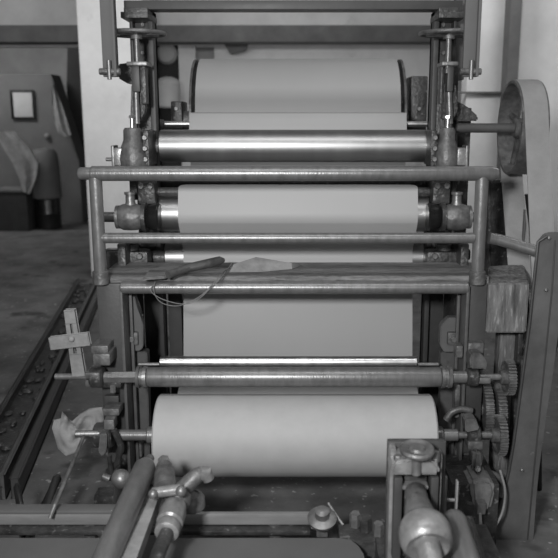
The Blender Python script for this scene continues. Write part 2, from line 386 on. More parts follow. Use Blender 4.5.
# front frame: cross tube + plates
FY = 2.97
tz = at(0, 287.5, 2.95).z
t = thing('front_frame', 'grey front frame with a cross tube between two flat side plates under the plank', 'frame', (-.02, FY, 0))
part('cross_tube', MB().cyl((PX(121, 288, 2.95), 2.95, tz), (PX(468, 288, 2.95), 2.95, tz), .025, seg=32), 'tube', t)
for s, p in ((-1, (97, 121, 350)), (1, (468, 487, 350))):
    a = at(p[0], 283, FY); b = at(p[1], 283, FY); zb_ = at(0, 351, FY).z
    part('side_plate', MB().span((a.x, FY-.012, .34), (b.x, FY+.012, a.z), .004), 'plate', t)
    xi = b.x if s < 0 else a.x
    part('edge_strip', MB().span((xi-s*.0, 2.93, 0), (xi-s*.012, 3.05, a.z-.005), .002).span((xi-s*.014, 3.03, 0), (xi-s*.026, 3.05, a.z-.005), .002), 'paint', t)
    # tapered rib plate with slide block
    if s < 0: o = [(127, 296), (134, 296), (140, 318), (143, 324), (143, 347), (140, 351), (128, 351), (126, 345)]
    else: o = [(458, 318), (449, 318), (441, 326), (440, 345), (444, 352), (462, 352), (464, 330), (464, 318)]
    rb = part('slide_plate', MB().prism([at(x, y, 3.06) for x, y in o], (0, .05, 0), .004), 'cab', t)
    c = at(132.5 if s < 0 else 453, 338, 3.055)
    part('slide_block', MB().box(c, (.05, .03, .055), bevel=.006), 'iron', rb)
    part('screw', MB().hexb(c-V((0, .015, 0)), (0, -1, 0), .013, .012), 'steel', rb)
    # lower inner bearer plate behind the shafts
    if s < 0: o = [(129, 352), (147, 352), (150, 470), (131, 470)]
    else: o = [(441, 352), (462, 352), (458, 500), (440, 500)]
    part('bearer_plate', MB().prism([at(x, y, 3.10) for x, y in o], (0, .06, 0), .004), 'paint', t)
    c = at(136.5 if s < 0 else 449, 447, 3.08)
    part('bracket', MB().box(c, (.06, .07, .07), bevel=.008), 'iron', t)
    part('leg', MB().span((a.x+.01, 3.08, 0), (b.x+.01, 3.15, .6), .004), 'dark', t)

# ================================================================== GUARD RAIL
RY = 2.95
t = thing('guard_rail', 'two-bar grey tubular handrail across the front of the machine', 'handrail', (-.02, RY, at(0, 284, RY).z))
rz = at(0, 173.5, RY).z; lz = at(0, 238, RY).z; pz = at(0, 284, RY).z
xl = PX(95.5, 180, RY); xr = PX(482.5, 180, RY)
part('top_rail', MB().lathe((PX(78, 173, RY), RY, rz), X, [(0, .012), (.003, .02), (.01, .024), (.05, .024), (.055, .029), (PX(330, 173, RY)-PX(78, 173, RY), .028), (PX(492, 173, RY)-PX(78, 173, RY), .028), (PX(498, 173, RY)-PX(78, 173, RY), .02)], 32), 'tube', t)
part('lower_rail', MB().cyl((xl, RY+.0, lz), (xr-.02, RY, lz), .021, seg=32), 'tube', t)
for x in (xl, xr-.002):
    po = part('post', MB().cyl((x, RY, pz+.02), (x, RY, rz-.01), .025, seg=32, ch=0), 'tube', t)
    part('collar', MB().lathe((x, RY, pz), (0, 0, 1), [(0, .03), (.002, .032), (.05, .032), (.055, .027)], 32), 'iron', t)
# ================================================================== PLANK
pzt = at(0, 276.5, 2.99).z
mb = MB(); xa = PX(106, 270, 3.1); xb = PX(482, 270, 3.1)
n = 60; top = []
rows = [(2.985, -.032), (2.98, -.012), (2.99, 0), (3.02, .001), (3.12, 0), (3.22, .001), (3.30, 0), (3.305, -.03)]
g = []
for i in range(n+1):
    x = xa+(xb-xa)*i/n; g.append([mb.bm.verts.new(V((x, y+(random.uniform(-.004, .004) if k < 3 else 0), pzt+dz+(random.uniform(-.003, .003) if 0 < k < 3 else 0)))) for k, (y, dz) in enumerate(rows)])
for i in range(n):
    for k in range(len(rows)): k2 = (k+1) % len(rows); mb.bm.faces.new((g[i][k], g[i+1][k], g[i+1][k2], g[i][k2]))
mb.bm.faces.new(g[0]); mb.bm.faces.new(g[-1])
single('wooden_plank', mb, 'wood', 'long grimy wooden plank lying behind the handrail posts', 'plank')
# things on the plank
def onplank(px, py, dz=0): return onfloor(px, py, pzt+dz)
pts = [onplank(*p, .004) for p in [(137, 279), (160, 277), (190, 272), (222, 266), (227, 262), (222, 259.5), (200, 262), (170, 268), (148, 272)]]
t = thing('wooden_paddle', 'dark leather-wrapped paddle lying on the left of the plank', 'tool', pts[0])
part('blade', MB().prism([onplank(*p, .003) for p in [(143, 280.5), (165, 279), (188, 272), (186, 267), (165, 268), (150, 272)]], (0, 0, .012), .003), 'wood', t)
part('handle', MB().tube([onplank(168, 275, .024), onplank(188, 268, .035), onplank(208, 263.5, .05), onplank(220, 260.5, .058), onplank(224, 260, .058)], [.016, .018, .019, .018, .008], 14), 'leather', t)
t = single('folded_cloth', MB(), 'cloth', '', 'x') if False else None
mb = MB()
base = [onplank(*p, .002) for p in [(229, 272.5), (262, 272), (292, 269), (303, 265), (262, 263.5), (238, 266)]]
ridge = [at(234, 264, 3.10), at(256, 257, 3.14), at(292, 263, 3.14)]
bv = [mb.bm.verts.new(p) for p in base]; rv = [mb.bm.verts.new(p) for p in ridge]
for f in [(bv[0], bv[1], rv[1], rv[0]), (bv[1], bv[2], rv[2], rv[1]), (bv[2], bv[3], rv[2]), (bv[3], bv[4], rv[1], rv[2]), (bv[4], bv[5], rv[0], rv[1]), (bv[5], bv[0], rv[0]), tuple(bv[::-1])]: mb.bm.faces.new(f)
single('folded_cloth', mb, 'slat', 'small grey folded wedge-shaped cloth on the middle of the plank', 'cloth', smooth=20)
sp_ = [onplank(232, 267, .02), onplank(226, 270, .01), at(220, 276, 2.93), at(212, 285, 2.91), at(203, 294, 2.90), at(190, 302, 2.90), at(176, 306, 2.90), at(162, 303, 2.90), at(155, 295, 2.90), at(154, 286, 2.91), at(156, 281, 2.93)]
def smoothp(P, n=5):
    out = []
    for i in range(len(P)-1):
        a = P[max(i-1, 0)]; b = P[i]; c = P[i+1]; d = P[min(i+2, len(P)-1)]
        for k in range(n):
            u = k/n; out.append(.5*((2*b)+(c-a)*u+(2*a-5*b+4*c-d)*u*u+(3*b-a-3*c+d)*u**3))
    return out+[P[-1]]
mb = MB(); P = smoothp(sp_); mb.tube(P, .0018, 8)
P2 = smoothp([p+V((.012*math.sin(i*1.3), -.004, .016*math.cos(i*.9))) for i, p in enumerate(sp_)]); mb.tube(P2, .0018, 8)
single('twine_loop', mb, 'string', 'loop of pale twine hanging from the plank over the cross tube', 'string')

# ================================================================== TOP HAND WHEELS, SCREWS
def handwheel(px, py, Y, R, sx, label, spx, side):
    c = at(px, py, Y)
    t = thing('handwheel', label, 'handwheel', (at(spx, 66, Y).x, Y, at(0, 66, Y).z))
    ax = V((at(spx, py, Y).x, Y, c.z))
    c = V((ax.x, Y, c.z))
    ring = [c+V((math.cos(2*PI*i/40)*R, math.sin(2*PI*i/40)*R, 0)) for i in range(40)]
    part('rim', MB().tube(ring, .0085, 12, closed=True), 'iron', t)
    for k in range(4):
        a = PI/4+k*PI/2
        part('spoke', MB().tube([c, c+V((math.cos(a)*R, math.sin(a)*R, 0))], [.010, .008], 8), 'iron', t)
    part('hub', MB().lathe(c-V((0, 0, .022)), (0, 0, 1), [(0, .024), (.035, .024), (.042, .014)], 24), 'iron', t)
    part('spindle', MB().cyl(c-V((0, 0, .16)), c, .011), 'steel', t)
handwheel(140, 33.5, 3.30, .118, 0, 'iron handwheel at upper left on top of the vertical screw', 136, -1)
handwheel(442, 33.5, 3.30, .118, 0, 'iron handwheel at upper right on top of the vertical screw', 449, 1)
def screw(px, s, label):
    Y = 3.30
    t = thing('adjusting_screw', label, 'screw', at(px, 125, Y))
    part('yoke', MB().span(at(px-8*1, 66, Y)+V((0, -.03, 0)), at(px+12 if s < 0 else px+8, 62, Y)+V((0, .1, 0)), .004), 'steel', t)
    part('guide_block', MB().span(at(px-3, 92, Y)+V((0, -.02, 0)), at(px+4, 66, Y)+V((0, .03, 0)), .005), 'plate', t)
    part('yoke_arm', MB().span(at(px+7*(-s)-2, 104, Y)+V((0, 0, 0)), at(px+7*(-s)+2, 66, Y)+V((0, .06, 0)), .004), 'dark', t)
    part('fork', MB().prism([at(x, y, Y+.03) for x, y in [(px-5, 84), (px+7, 84), (px+9, 110), (px+3, 122), (px-6, 120)]], (0, .06, 0), .006), 'dark', t)
    th = MB(); a = at(px+1, 124, Y); b = at(px, 92, Y)
    th.cyl(a, b, .013)
    part('thread', th, 'steel', t)
screw(136, -1, 'vertical adjusting screw with dark fork under the left handwheel')
screw(449, 1, 'vertical adjusting screw with dark fork under the right handwheel')
# side bracket arms behind screws
single('side_bracket', MB().prism([at(x, y, 3.45) for x, y in [(118, 64), (134, 62), (140, 84), (128, 84), (118, 78)]], (0, .06, 0), .005), 'dark', 'dark bracket left of the left adjusting screw', 'bracket')
single('side_bracket', MB().prism([at(x, y, 3.45) for x, y in [(455, 100), (463, 104), (469, 108), (478, 116), (478, 121), (455, 121)]], (0, .10, 0), .006), 'dark', 'dark curved bracket above the shaft to the belt pulley', 'bracket')
single('side_column', MB().span(at(453, 80, 3.62), at(468, -10, 3.62)+V((0, .06, 0)), .006), 'cab', 'dark upright column at top right behind the right handwheel', 'column')
# housings for chrome roller E
def housing(s):
    Y = 3.28
    px = 134 if s < 0 else 446
    side = 'left' if s < 0 else 'right'
    base = at(px, 166, Y)
    t = thing('bearing_housing', f'bell-shaped bearing housing at the {side} end of the bare polished roller', 'bearing', base)
    k = .0043
    r0 = .058 if s < 0 else .05
    part('bell', MB().lathe(base, (0, 0, 1), [(0, r0), (.03, r0*1.08), (.06, r0), (.085, r0*.85), (.11, r0*.68), (.15, r0*.66), (.16, r0*.55), (.162, 0)], 36), 'iron', t)
    part('bolt', MB().cyl(base+V((0, 0, .16)), base+V((0, 0, .205)), .009).hexb(base+V((0, 0, .2)), (0, 0, 1), .015, .012), 'bright', t)
    e = at(px+s*20, 157, Y)
    part('side_arm', MB().span((base.x+s*.04, Y-.035, e.z-.035), (e.x, Y+.035, e.z+.04), .008), 'brass', t)
    part('flange', MB().box((e.x-s*.004, Y, e.z+.002), (.012, .085, .095), bevel=.004), 'steel', t)
    if s < 0: part('pin', MB().cyl((e.x-.035, Y, e.z-.01), (e.x, Y, e.z-.01), .008), 'steel', t)
    part('clamp', MB().span((base.x-s*.07, Y-.02, base.z+.0), (base.x-s*.045, Y+.16, base.z+.15), .006), 'dark', t)
    for q in (0, 1, 2):
        part('stud', MB().hexb((base.x-s*.056, Y-.02, base.z+.03+.045*q), (0, -1, 0), .012, .016), 'steel', t)
housing(-1); housing(1)
def lowhousing(s):
    Y = 3.25; px = 131 if s < 0 else 456
    side = 'left' if s < 0 else 'right'
    c = at(px, 217, Y)
    t = thing('bearing_housing', f'round necked bearing housing at the {side}, seen between the two handrails', 'bearing', c-V((0, 0, .06)))
    part('body', MB().lathe(c-X*.062, X, [(0, .03), (.006, .045), (.03, .056), (.06, .058), (.09, .056), (.118, .045), (.124, .03)], 32), 'iron', t)
    part('neck', MB().lathe(c+V((0, 0, .045)), (0, 0, 1), [(0, .026), (.02, .02), (.05, .019), (.052, .024), (.062, .024), (.064, 0)], 24), 'steel', t)
    part('flange', MB().cyl(c+X*.05*(-s), c+X*.068*(-s), .062), 'dark', t)
    part('flange', MB().cyl(c+X*.05*(s), c+X*.062*(s), .05), 'steel', t)
    e = at(103 if s < 0 else 476, 217, Y)
    part('journal_stub', MB().cyl(c+X*.06*s, V((e.x, Y, c.z)), .022), 'tube', t)
    part('inner_gland', MB().cyl(c-X*.068*s, c-X*.125*s, .05, .062), 'black', t)
    bx_ = at(148 if s < 0 else 440, 192, 3.3)
    part('clamp_block', MB().box(bx_, (.075, .08, .10), bevel=.012), 'dark', t)
    part('clamp_nut', MB().hexb(bx_+V((-.02, -.04, .03)), (0, -1, 0), .014, .016).hexb(bx_+V((.02, -.04, .03)), (0, -1, 0), .014, .016), 'steel', t)
    part('stay', MB().span(at(px+s*-2-3, 200, 3.35), at(px+s*-2+3, 168, 3.35)+V((0, .03, 0)), .004), 'dark', t)
lowhousing(-1); lowhousing(1)
# small housing behind plank
for s in (-1, 1):
    Y = 3.36; c = at(120 if s < 0 else 455, 254, Y)
    side = 'left' if s < 0 else 'right'
    t = thing('bearing_block', f'low dark bearing block behind the {side} end of the plank', 'bearing', c-V((0, 0, .07)))
    part('body', MB().box(c-V((s*.04, 0, .03)), (.19, .1, .1), bevel=.02), 'dark', t)
    part('cap', MB().cyl(c-V((s*.05, .0, -.0)), c-V((s*.05, 0, -.05)), .035), 'iron', t)
    part('handle', MB().box(c+V((s*.03, 0, .0)), (.07, .06, .05), bevel=.012), 'black', t)
    part('stud', MB().hexb(c-V((s*.1, .05, 0)), (0, -1, 0), .014, .015), 'steel', t)
# hanging bars
for s, px0, px1, py in ((-1, 102, 117, 77), (1, 463.5, 478.5, 77)):
    Y = 3.15
    side = 'left' if s < 0 else 'right'
    a = at(px0, py, Y); b = at(px1, -40, Y)
    t = thing('hanging_bar', f'long flat bar hanging down at the upper {side} beside the handwheel', 'bar', ((a.x+b.x)/2, Y, a.z))
    a.x = at(px0, 40, Y).x; b.x = at(px1, 40, Y).x
    part('bar_body', MB().span((a.x, Y-.012, a.z), (b.x, Y+.012, b.z), .003).span((b.x-.012, Y-.035, a.z), (b.x, Y+.0, b.z), .003), 'cab', t)
    zc = at(0, 68, Y-.02).z; xm = (a.x+b.x)/2
    part('pin', MB().cyl((xm, Y-.03, zc-.045), (xm, Y-.03, zc+.03), .009), 'steel', t)
    part('end_bolt', MB().cyl((a.x-.012, Y-.02, a.z+.02), (b.x+.012, Y-.02, a.z+.02), .013), 'iron', t)

# ================================================================== PULLEY, BELT, GUARD (right)
PYc = 3.45; pc = at(516, 128, PYc); PR = .205
px_l = at(509, 128, PYc).x; 
t = thing('belt_pulley', 'large thin-rimmed belt pulley at the upper right', 'pulley', (px_l, PYc, pc.z-PR))
rim = MB(); w = .115
rim.lathe((px_l, PYc, pc.z), X, [(0, PR-.014), (0, PR-.002), (w/2, PR), (w, PR-.002), (w, PR-.014), (0.001, PR-.014)], 72)
# remove end caps made by lathe
part('rim', rim, 'iron', t) if False else rim.bm.free()
def ring(p0, L, ri, ro, seg=72):
    mb = MB(); vs = []
    for (tt, r) in ((0, ri), (0, ro), (L, ro), (L, ri)):
        vs.append([mb.bm.verts.new(V(p0)+V((tt, math.cos(2*PI*i/seg)*r, math.sin(2*PI*i/seg)*r))) for i in range(seg)])
    for k in range(4):
        A, B = vs[k], vs[(k+1) % 4]
        for i in range(seg): j = (i+1) % seg; mb.bm.faces.new((A[i], B[i], B[j], A[j]))
    return mb
part('rim', ring((px_l, PYc, pc.z), w, PR-.012, PR), 'iron', t)
part('hub', MB().cyl((px_l+.02, PYc, pc.z), (px_l+w-.02, PYc, pc.z), .045), 'iron', t)
for k in range(5):
    a = 2*PI*k/5+.3
    part('spoke', MB().tube([V((px_l+w/2, PYc, pc.z)), V((px_l+w/2, PYc+math.cos(a)*(PR-.01), pc.z+math.sin(a)*(PR-.01)))], [.02, .013], 10), 'iron', t)
part('shaft', MB().cyl((at(456, 128, PYc).x, PYc, pc.z), (px_l+.03, PYc, pc.z), .021), 'paint', t, label='dark round shaft')
# belt: over pulley top then down toward the camera (front run) and down behind (rear run)
R_ = PR+.004; LR = .15; lc = (3.10, .86)
dx_, dz_ = PYc-lc[0], pc.z-lc[1]; Ld = math.hypot(dx_, dz_)
base_a = math.degrees(math.atan2(dz_, dx_)); al = math.degrees(math.acos((R_-LR-.004)/Ld))
bp_ = []
a0_ = base_a+180-al; a1_ = 0   # upper arc runs the long way over the top
up0, up1 = base_a+180+al-360, base_a+180-al
for i in range(49):
    a = math.radians(up0+(up1-up0)*i/48); bp_.append((PYc+R_*math.cos(a), pc.z+R_*math.sin(a)))
for i in range(31):
    a = math.radians(up1+(up0+360-up1)*i/30); bp_.append((lc[0]+(LR+.004)*math.cos(a), lc[1]+(LR+.004)*math.sin(a)))
bp_.append(bp_[0])
bx0, bx1 = px_l+.008, px_l+w-.008
single('drive_belt', MB().strip(bp_, bx0, bx1, .006), 'belt', 'broad pale drive belt looping over the pulley at the upper right', 'belt', smooth=50)
# lower pulley hidden behind guard
t = thing('lower_pulley', 'small lower belt pulley behind the upper part of the sheet guard', 'pulley', (px_l+.08, lc[0], 0))
part('rim', ring((px_l, lc[0], lc[1]), w, LR-.014, LR), 'iron', t)
part('hub', MB().cyl((px_l-.02, lc[0], lc[1]), (px_l+w, lc[0], lc[1]), .03), 'iron', t)
for k in range(4):
    a = 2*PI*k/4+.5
    part('spoke', MB().tube([V((px_l+w/2, lc[0], lc[1])), V((px_l+w/2, lc[0]+math.cos(a)*(LR-.01), lc[1]+math.sin(a)*(LR-.01)))], .012, 8), 'iron', t)
part('stand', MB().span((px_l-.015, lc[0]-.03, 0), (px_l+.005, lc[0]+.03, lc[1]+.04), .004), 'dark', t)
# sheet guard
GY = 2.86
gl = [(538, 242), (536, 262), (533, 290), (530, 320), (526, 350), (522, 380), (518, 410), (514, 440), (509, 470), (503, 495), (496, 515), (487, 532), (478, 546)]
gr = [(568, 236), (566, 262), (563, 290), (560, 320), (556, 350), (552, 380), (547, 410), (543, 440), (539, 470), (536, 500), (534, 530), (532, 556), (531, 590)]
out = [at(x, y, GY) for x, y in [(545, 234), (551, 232.5), (560, 232.5)]+gr] + [at(x, y, GY) for x, y in [(470, 590)]] + [at(x, y, GY) for x, y in gl[::-1]]
t = thing('belt_guard', 'tall curved sheet metal belt guard filling the lower right edge', 'guard', at(520, 560, GY))
part('guard_sheet', MB().prism(out, (0, .02, 0), .004), 'guard', t)
gm = [(x+7, y) for x, y in gl]
part('edge_bead', MB().tube([at(x, y, GY-.006) for x, y in [(547, 236)]+gl], .006, 8), 'plate', t)
part('seam', MB().tube([at(x, y, GY-.001) for x, y in [(555, 240), (552, 290), (546, 350), (540, 410), (534, 470), (526, 556)]], .003, 6), 'plate', t)
for p in ((549, 238), (546, 290), (522, 470), (500, 550)):
    part('rivet', MB().sph(at(p[0], p[1], GY-.003), .008), 'steel', t)
# side tube, block, posts at right
single('stay_tube', MB().tube([at(489, 238, 3.0), at(500, 240, 3.0), at(536, 251, 2.97)], .023, 20), 'tube', 'short tube running from the right handrail post to the sheet guard', 'tube')
t = thing('wooden_block', 'worn wooden block standing right of the right handrail post', 'block', at(508, 334, 3.0))
a = at(488, 280, 2.98); 
zt_ = a.z
blk = [at(488, 283, 2.97), at(529, 285, 2.97), at(527, 332, 2.97), at(491, 333, 2.97)]
top_ = [onfloor(488, 266, zt_-.012), onfloor(515, 264, zt_-.012)]
mb = MB(); 
bot = [V((p.x, p.y, blk[3].z)) for p in (blk[0], blk[1], V((top_[1].x+.06, top_[1].y, 0)), top_[0])]
tp = [V((p.x, p.y, zt_-.012)) for p in (blk[0], blk[1], V((top_[1].x+.04, top_[1].y, 0)), top_[0])]
A = [mb.bm.verts.new(p) for p in bot]; B = [mb.bm.verts.new(p) for p in tp]
mb.bm.faces.new(A); mb.bm.faces.new(B)
for i in range(4): mb.bm.faces.new((A[i], A[(i+1) % 4], B[(i+1) % 4], B[i]))
bmesh.ops.bevel(mb.bm, geom=mb.bm.edges[:], offset=.006, segments=2, affect='EDGES')
part('block_body', mb, 'woodv', t)
part('support_post', MB().span((at(500, 340, 3.12).x, 3.12, 0), (at(519, 340, 3.12).x, 3.20, blk[3].z+.01), .004), 'woodv', t)
mbx = MB().prism([at(x, y, 3.6) for x, y in [(489, 180), (503, 180), (510, 262), (514, 300), (489, 300)]], (0, .25, 0), .01)
single('dark_housing', mbx, 'dark', 'dark machine casing behind the short tube at the right', 'casing')
single('back_screen', MB().span(at(474, 262, 3.75), at(489, 186, 3.75)+V((0, .05, 0)), .006), 'cab', 'narrow grey panel behind the right handrail post', 'screen')
single('black_rod', MB().tube([at(529, 194, 3.3), at(533, 225, 3.3), at(537, 300, 3.3), at(538, 500, 3.3)], .019, 12), 'black', 'black rod leaning beside the drive belt at the right', 'rod')
single('grey_stake', MB().span(at(518, 330, 3.4), at(526, 210, 3.4)+V((0, .03, 0)), .004), 'beam', 'short grey stake in front of the white wall right of the block', 'stake')

# ================================================================== GEARS
def gear(c, R, w, nt, parent_label, name='gear_wheel', cat='gear', extra_hub=.03, loc=None):
    mb = MB(); vs = []
    prof = []
    for i in range(nt):
        a = 2*PI*i/nt; d = 2*PI/nt
        for f, r in ((-.28, R-.009), (-.16, R), (.16, R), (.28, R-.009)): prof.append((a+d*f, r))
    A = [mb.bm.verts.new(V(c)+V((0, math.cos(a)*r, math.sin(a)*r))) for a, r in prof]
    B = [mb.bm.verts.new(V(c)+V((w, math.cos(a)*r, math.sin(a)*r))) for a, r in prof]
    n = len(prof)
    for i in range(n): mb.bm.faces.new((A[i], A[(i+1) % n], B[(i+1) % n], B[i]))
    ri = R*.78
    A2 = [mb.bm.verts.new(V(c)+V((0, math.cos(a)*ri, math.sin(a)*ri))) for a, r in prof]
    A3 = [mb.bm.verts.new(V(c)+V((w*.3, math.cos(a)*ri*.98, math.sin(a)*ri*.98))) for a, r in prof]
    A4 = mb.bm.verts.new(V(c)+V((w*.3, 0, 0))); B4 = mb.bm.verts.new(V(c)+V((w, 0, 0)))
    for i in range(n):
        j = (i+1) % n
        mb.bm.faces.new((A[i], A2[i], A2[j], A[j])); mb.bm.faces.new((A2[i], A3[i], A3[j], A2[j])); mb.bm.faces.new((A3[i], A4, A3[j])); mb.bm.faces.new((B[i], B[j], B4))
    t = thing(name, parent_label, cat, V(c)-V((0, 0, R)))
    part('toothed_rim', mb, 'iron', t, smooth=25)
    part('hub', MB().cyl(V(c)-V((.02, 0, 0)), V(c)+V((w*.5, 0, 0)), extra_hub), 'iron', t)
    return t
gear(V((at(505, 376, CYy).x, CYy, cz)), .072, .030, 32, 'small toothed gear on the right end of the shaft above the other gears')
gear(V((at(480, 414, 3.0).x, 3.02, at(484, 410, 3.0).z)), .13, .034, 52, 'inner large toothed gear of the pair left of the sheet guard')
gear(V((at(492, 414, 3.0).x, 3.00, at(496, 410, 3.0).z)), .12, .034, 48, 'outer large toothed gear of the pair left of the sheet guard')
gear(V((at(496, 435, AY).x, AY, az)), .082, .030, 34, 'lowest toothed gear on the right shaft end of the big pale roller')

# ================================================================== SHAFT BEARINGS
def bearing(name, label, items):
    allp = V(items[0][2])
    t = thing(name, label, 'bearing', allp)
    for it in items:
        nm, m, c, mb = it
        part(nm, mb, m, t)
    return t
def bxp(x0, y0, x1, y1, Y, dep, bev=.006): return MB().span(at(x0, y1, Y), V((at(x1, (y0+y1)/2, Y).x, Y+dep, at(x0, y0, Y).z)), bev)
# left upper (roller C)
t = thing('bearing_stand', 'stacked grey bearing block on the left under the long dark roller shaft', 'bearing', at(103, 390, 2.95))
part('cap_block', bxp(91, 346, 108, 354, 2.86, .10, .006), 'iron', t)
part('cap_block', bxp(93, 354, 110, 366, 2.84, .11, .008), 'iron', t)
part('base_block', bxp(100, 381, 121, 388, 2.86, .1), 'dark', t)
part('pillow', MB().cyl(V((PX(102, 377, CYy)-.045, CYy, cz)), V((PX(104, 377, CYy), CYy, cz)), .042), 'dark', t)
part('bracket', bxp(105, 396, 119, 414, 2.93, .05), 'plate', t)
part('bolt', MB().hexb(at(113, 392, 2.86), (0, 0, 1), .012, .03), 'steel', t)
t = thing('bearing_stand', 'squared bearing block on the right of the long dark roller by the small gear', 'bearing', at(477, 390, 2.95))
part('cap_block', MB().prism([at(x, y, 2.85) for x, y in [(472, 354), (482, 354), (487, 362), (487, 369), (471, 369), (470, 360)]], (0, .1, 0), .005), 'iron', t)
part('cap_block', bxp(468, 343, 484, 354, 2.92, .08), 'iron', t)
part('clamp', bxp(456, 346, 463, 358, 2.9, .06), 'iron', t)
part('pillow', MB().cyl(V((PX(466, 377, CYy), CYy, cz)), V((PX(478, 377, CYy), CYy, cz)), .036), 'dark', t)
part('base_block', bxp(477, 378, 491, 384, 2.84, .1), 'steel', t)
part('bolt', MB().hexb(at(446, 386, 2.86), (0, 0, 1), .012, .03), 'steel', t)
# A bearings
t = thing('bearing_stand', 'cluttered bearing with lever arms at the left end of the big pale roller', 'bearing', at(100, 460, 2.85))
c = V((PX(106, 433, AY), AY, az))
part('housing', MB().cyl(c-X*.045, c+X*.03, .05), 'dark', t)
part('cap_block', bxp(103, 409, 119, 416, 2.84, .08), 'iron', t)
part('nut_block', bxp(104, 420, 114, 430, 2.80, .06), 'steel', t)
part('lever', MB().prism([at(x, y, 2.78) for x, y in [(100, 434), (107, 434), (106, 452), (102, 457), (98, 452)]], (0, .03, 0), .004), 'steel', t)
part('foot', bxp(91, 448, 108, 457, 2.8, .07), 'dark', t)
part('arm', MB().tube([at(114, 430, 2.8), at(121, 445, 2.82), at(118, 462, 2.84), at(108, 472, 2.85)], .013, 10), 'dark', t)
part('arm', MB().tube([at(109, 455, 2.8), at(111, 470, 2.82), at(111, 480, 2.82)], .010, 10), 'dark', t)
part('knob', MB().cyl(at(102, 476, 2.8), at(110, 479, 2.8), .015), 'iron', t)
part('stub_rod', MB().cyl(at(75, 434, 2.8), at(100, 433.5, 2.82), .014), 'steel', t)
t = thing('bearing_stand', 'cluttered bearing with pivot block at the right end of the big pale roller', 'bearing', at(475, 460, 2.85))
part('nut_block', MB().prism([at(x, y, 2.80) for x, y in [(465, 420), (476, 419), (480, 430), (466, 433)]], (0, .07, 0), .005), 'steel', t)
part('housing', MB().cyl((PX(466, 434, AY), AY, az), (PX(480, 434, AY), AY, az), .04), 'dark', t)
part('hook_arm', MB().tube(smoothp([at(446, 420, 2.9), at(452, 412, 2.9), at(462, 409, 2.9), at(472, 411, 2.9)]), .014, 12), 'iron', t)
part('link', bxp(454, 385, 460, 418, 2.95, .03), 'iron', t)
part('lower_block', bxp(468, 442, 483, 450, 2.8, .08), 'iron', t)
part('pivot', MB().cyl(at(470, 456, 2.8), at(482, 457, 2.8), .025), 'dark', t)
t = thing('pivot_lever', 'rounded steel lever hanging under the right bearing', 'lever', at(477, 475, 2.8))
part('arm', MB().prism([at(x, y, 2.76) for x, y in [(474, 452), (481, 452), (483, 468), (480, 475), (475, 475), (472, 468)]], (0, .05, 0), .012), 'steel', t)
part('pivot_pin', MB().cyl(at(478, 469, 2.775), at(478, 469, 2.745), .012), 'iron', t)
t = thing('side_casting', 'pale-topped cast machine part at lower right left of the sheet guard', 'casting', onfloor(470, 530))
part('casting_body', MB().prism([at(x, y, 2.7) for x, y in [(470, 482), (482, 478), (494, 482), (496, 492), (491, 512), (478, 514), (472, 500)]], (0, .14, 0), .015), 'brass', t)
part('plug', bxp(477, 504, 486, 515, 2.66, .05), 'steel', t)
part('arm', MB().tube(smoothp([at(484, 472, 2.85), at(496, 476, 2.85), at(502, 484, 2.86), at(500, 496, 2.86)]), .015, 12), 'iron', t)
part('base', MB().span((at(452, 510, 2.7).x, 2.72, 0), (at(500, 510, 2.7).x, 3.0, .32), .01), 'dark', t)
part('rear_plate', MB().prism([at(x, y, 2.98) for x, y in [(455, 450), (470, 450), (474, 500), (456, 505)]], (0, .04, 0), .005), 'paint', t)
single('curved_cable', MB().tube(smoothp([at(500, 470, 2.80), at(505, 490, 2.78), at(503, 510, 2.76), at(496, 525, 2.74), at(486, 537, 2.72), at(482, 552, 2.7), at(484, 580, 2.68)]), .005, 8), 'slat', 'thin pale cable curving along the edge of the sheet guard', 'cable')
single('thin_pipe', MB().tube([at(480, 513, 2.66), at(481, 530, 2.66), at(485, 545, 2.66), at(487, 580, 2.66)], .006, 8), 'slat', 'thin pale pipe hanging from the cast part at lower right', 'pipe')

# ================================================================== LEFT: cross handle, rod, trough, rag, sticks
t = thing('cross_handle', 'pale slotted wooden cross standing on the rod at left', 'cross', at(76, 376, 2.86))
def barp(a, b, w, th, mbx=None):
    a = V(a); b = V(b); d = (b-a).normalized(); n_ = V((0, 1, 0)); s_ = d.cross(n_).normalized()
    R = Matrix((s_, n_, d)).transposed()
    return (mbx or MB()).box((a+b)/2, (w, th, (b-a).length), R, .003)
A0, A1 = at(79.5, 375, 2.86), at(70, 310, 2.86)
d = (A1-A0).normalized(); sd = V((1, 0, 0))
vb = MB(); barp(A0-sd*.017, A1-sd*.012, .011, .025, vb); barp(A0+sd*.017, A1+sd*.012, .011, .025, vb)
barp(A1-d*.05, A1, .034, .026, vb); barp(A0, A0+d*.09, .042, .026, vb)
part('upright_slat', vb, 'slat', t)
part('cross_slat', barp(at(51, 343, 2.83), at(89, 338.5, 2.83), .044, .022), 'slat', t)
part('rivet', MB().sph(at(71.5, 339, 2.815), .012), 'cloth', t)
t = thing('side_rod', 'thin steel rod carrying the wooden cross left of the bearing block', 'rod', at(82, 382, 2.87))
part('rod_body', MB().cyl(at(55, 376.5, 2.87), at(98, 376.5, 2.87), .012), 'tube', t)
part('clamp', bxp(85, 373, 99, 379, 2.83, .08), 'iron', t)
part('clamp_foot', bxp(85, 380, 97, 387, 2.84, .06), 'iron', t)
# trough on the floor
def quad_beam(P, w, h, z0, nm):
    pass
a0, a1 = onfloor(90, 282, .08), onfloor(-14, 484, .08)
d = (a1-a0).normalized(); sd = V((0, 0, 1)).cross(d).normalized()
a0 = a0+d*.0
def rail(mb, a, b, off, w, z0, z1, bev=.006):
    c = (a+b)/2+sd*off; R = Matrix((sd, d, V((0, 0, 1)))).transposed()
    mb.box((c.x, c.y, (z0+z1)/2), (w, (b-a).length, z1-z0), R, bev)
t = thing('floor_trough', 'long greasy trough lying on the floor at the left of the machine', 'trough', V((a1.x, a1.y, 0)))
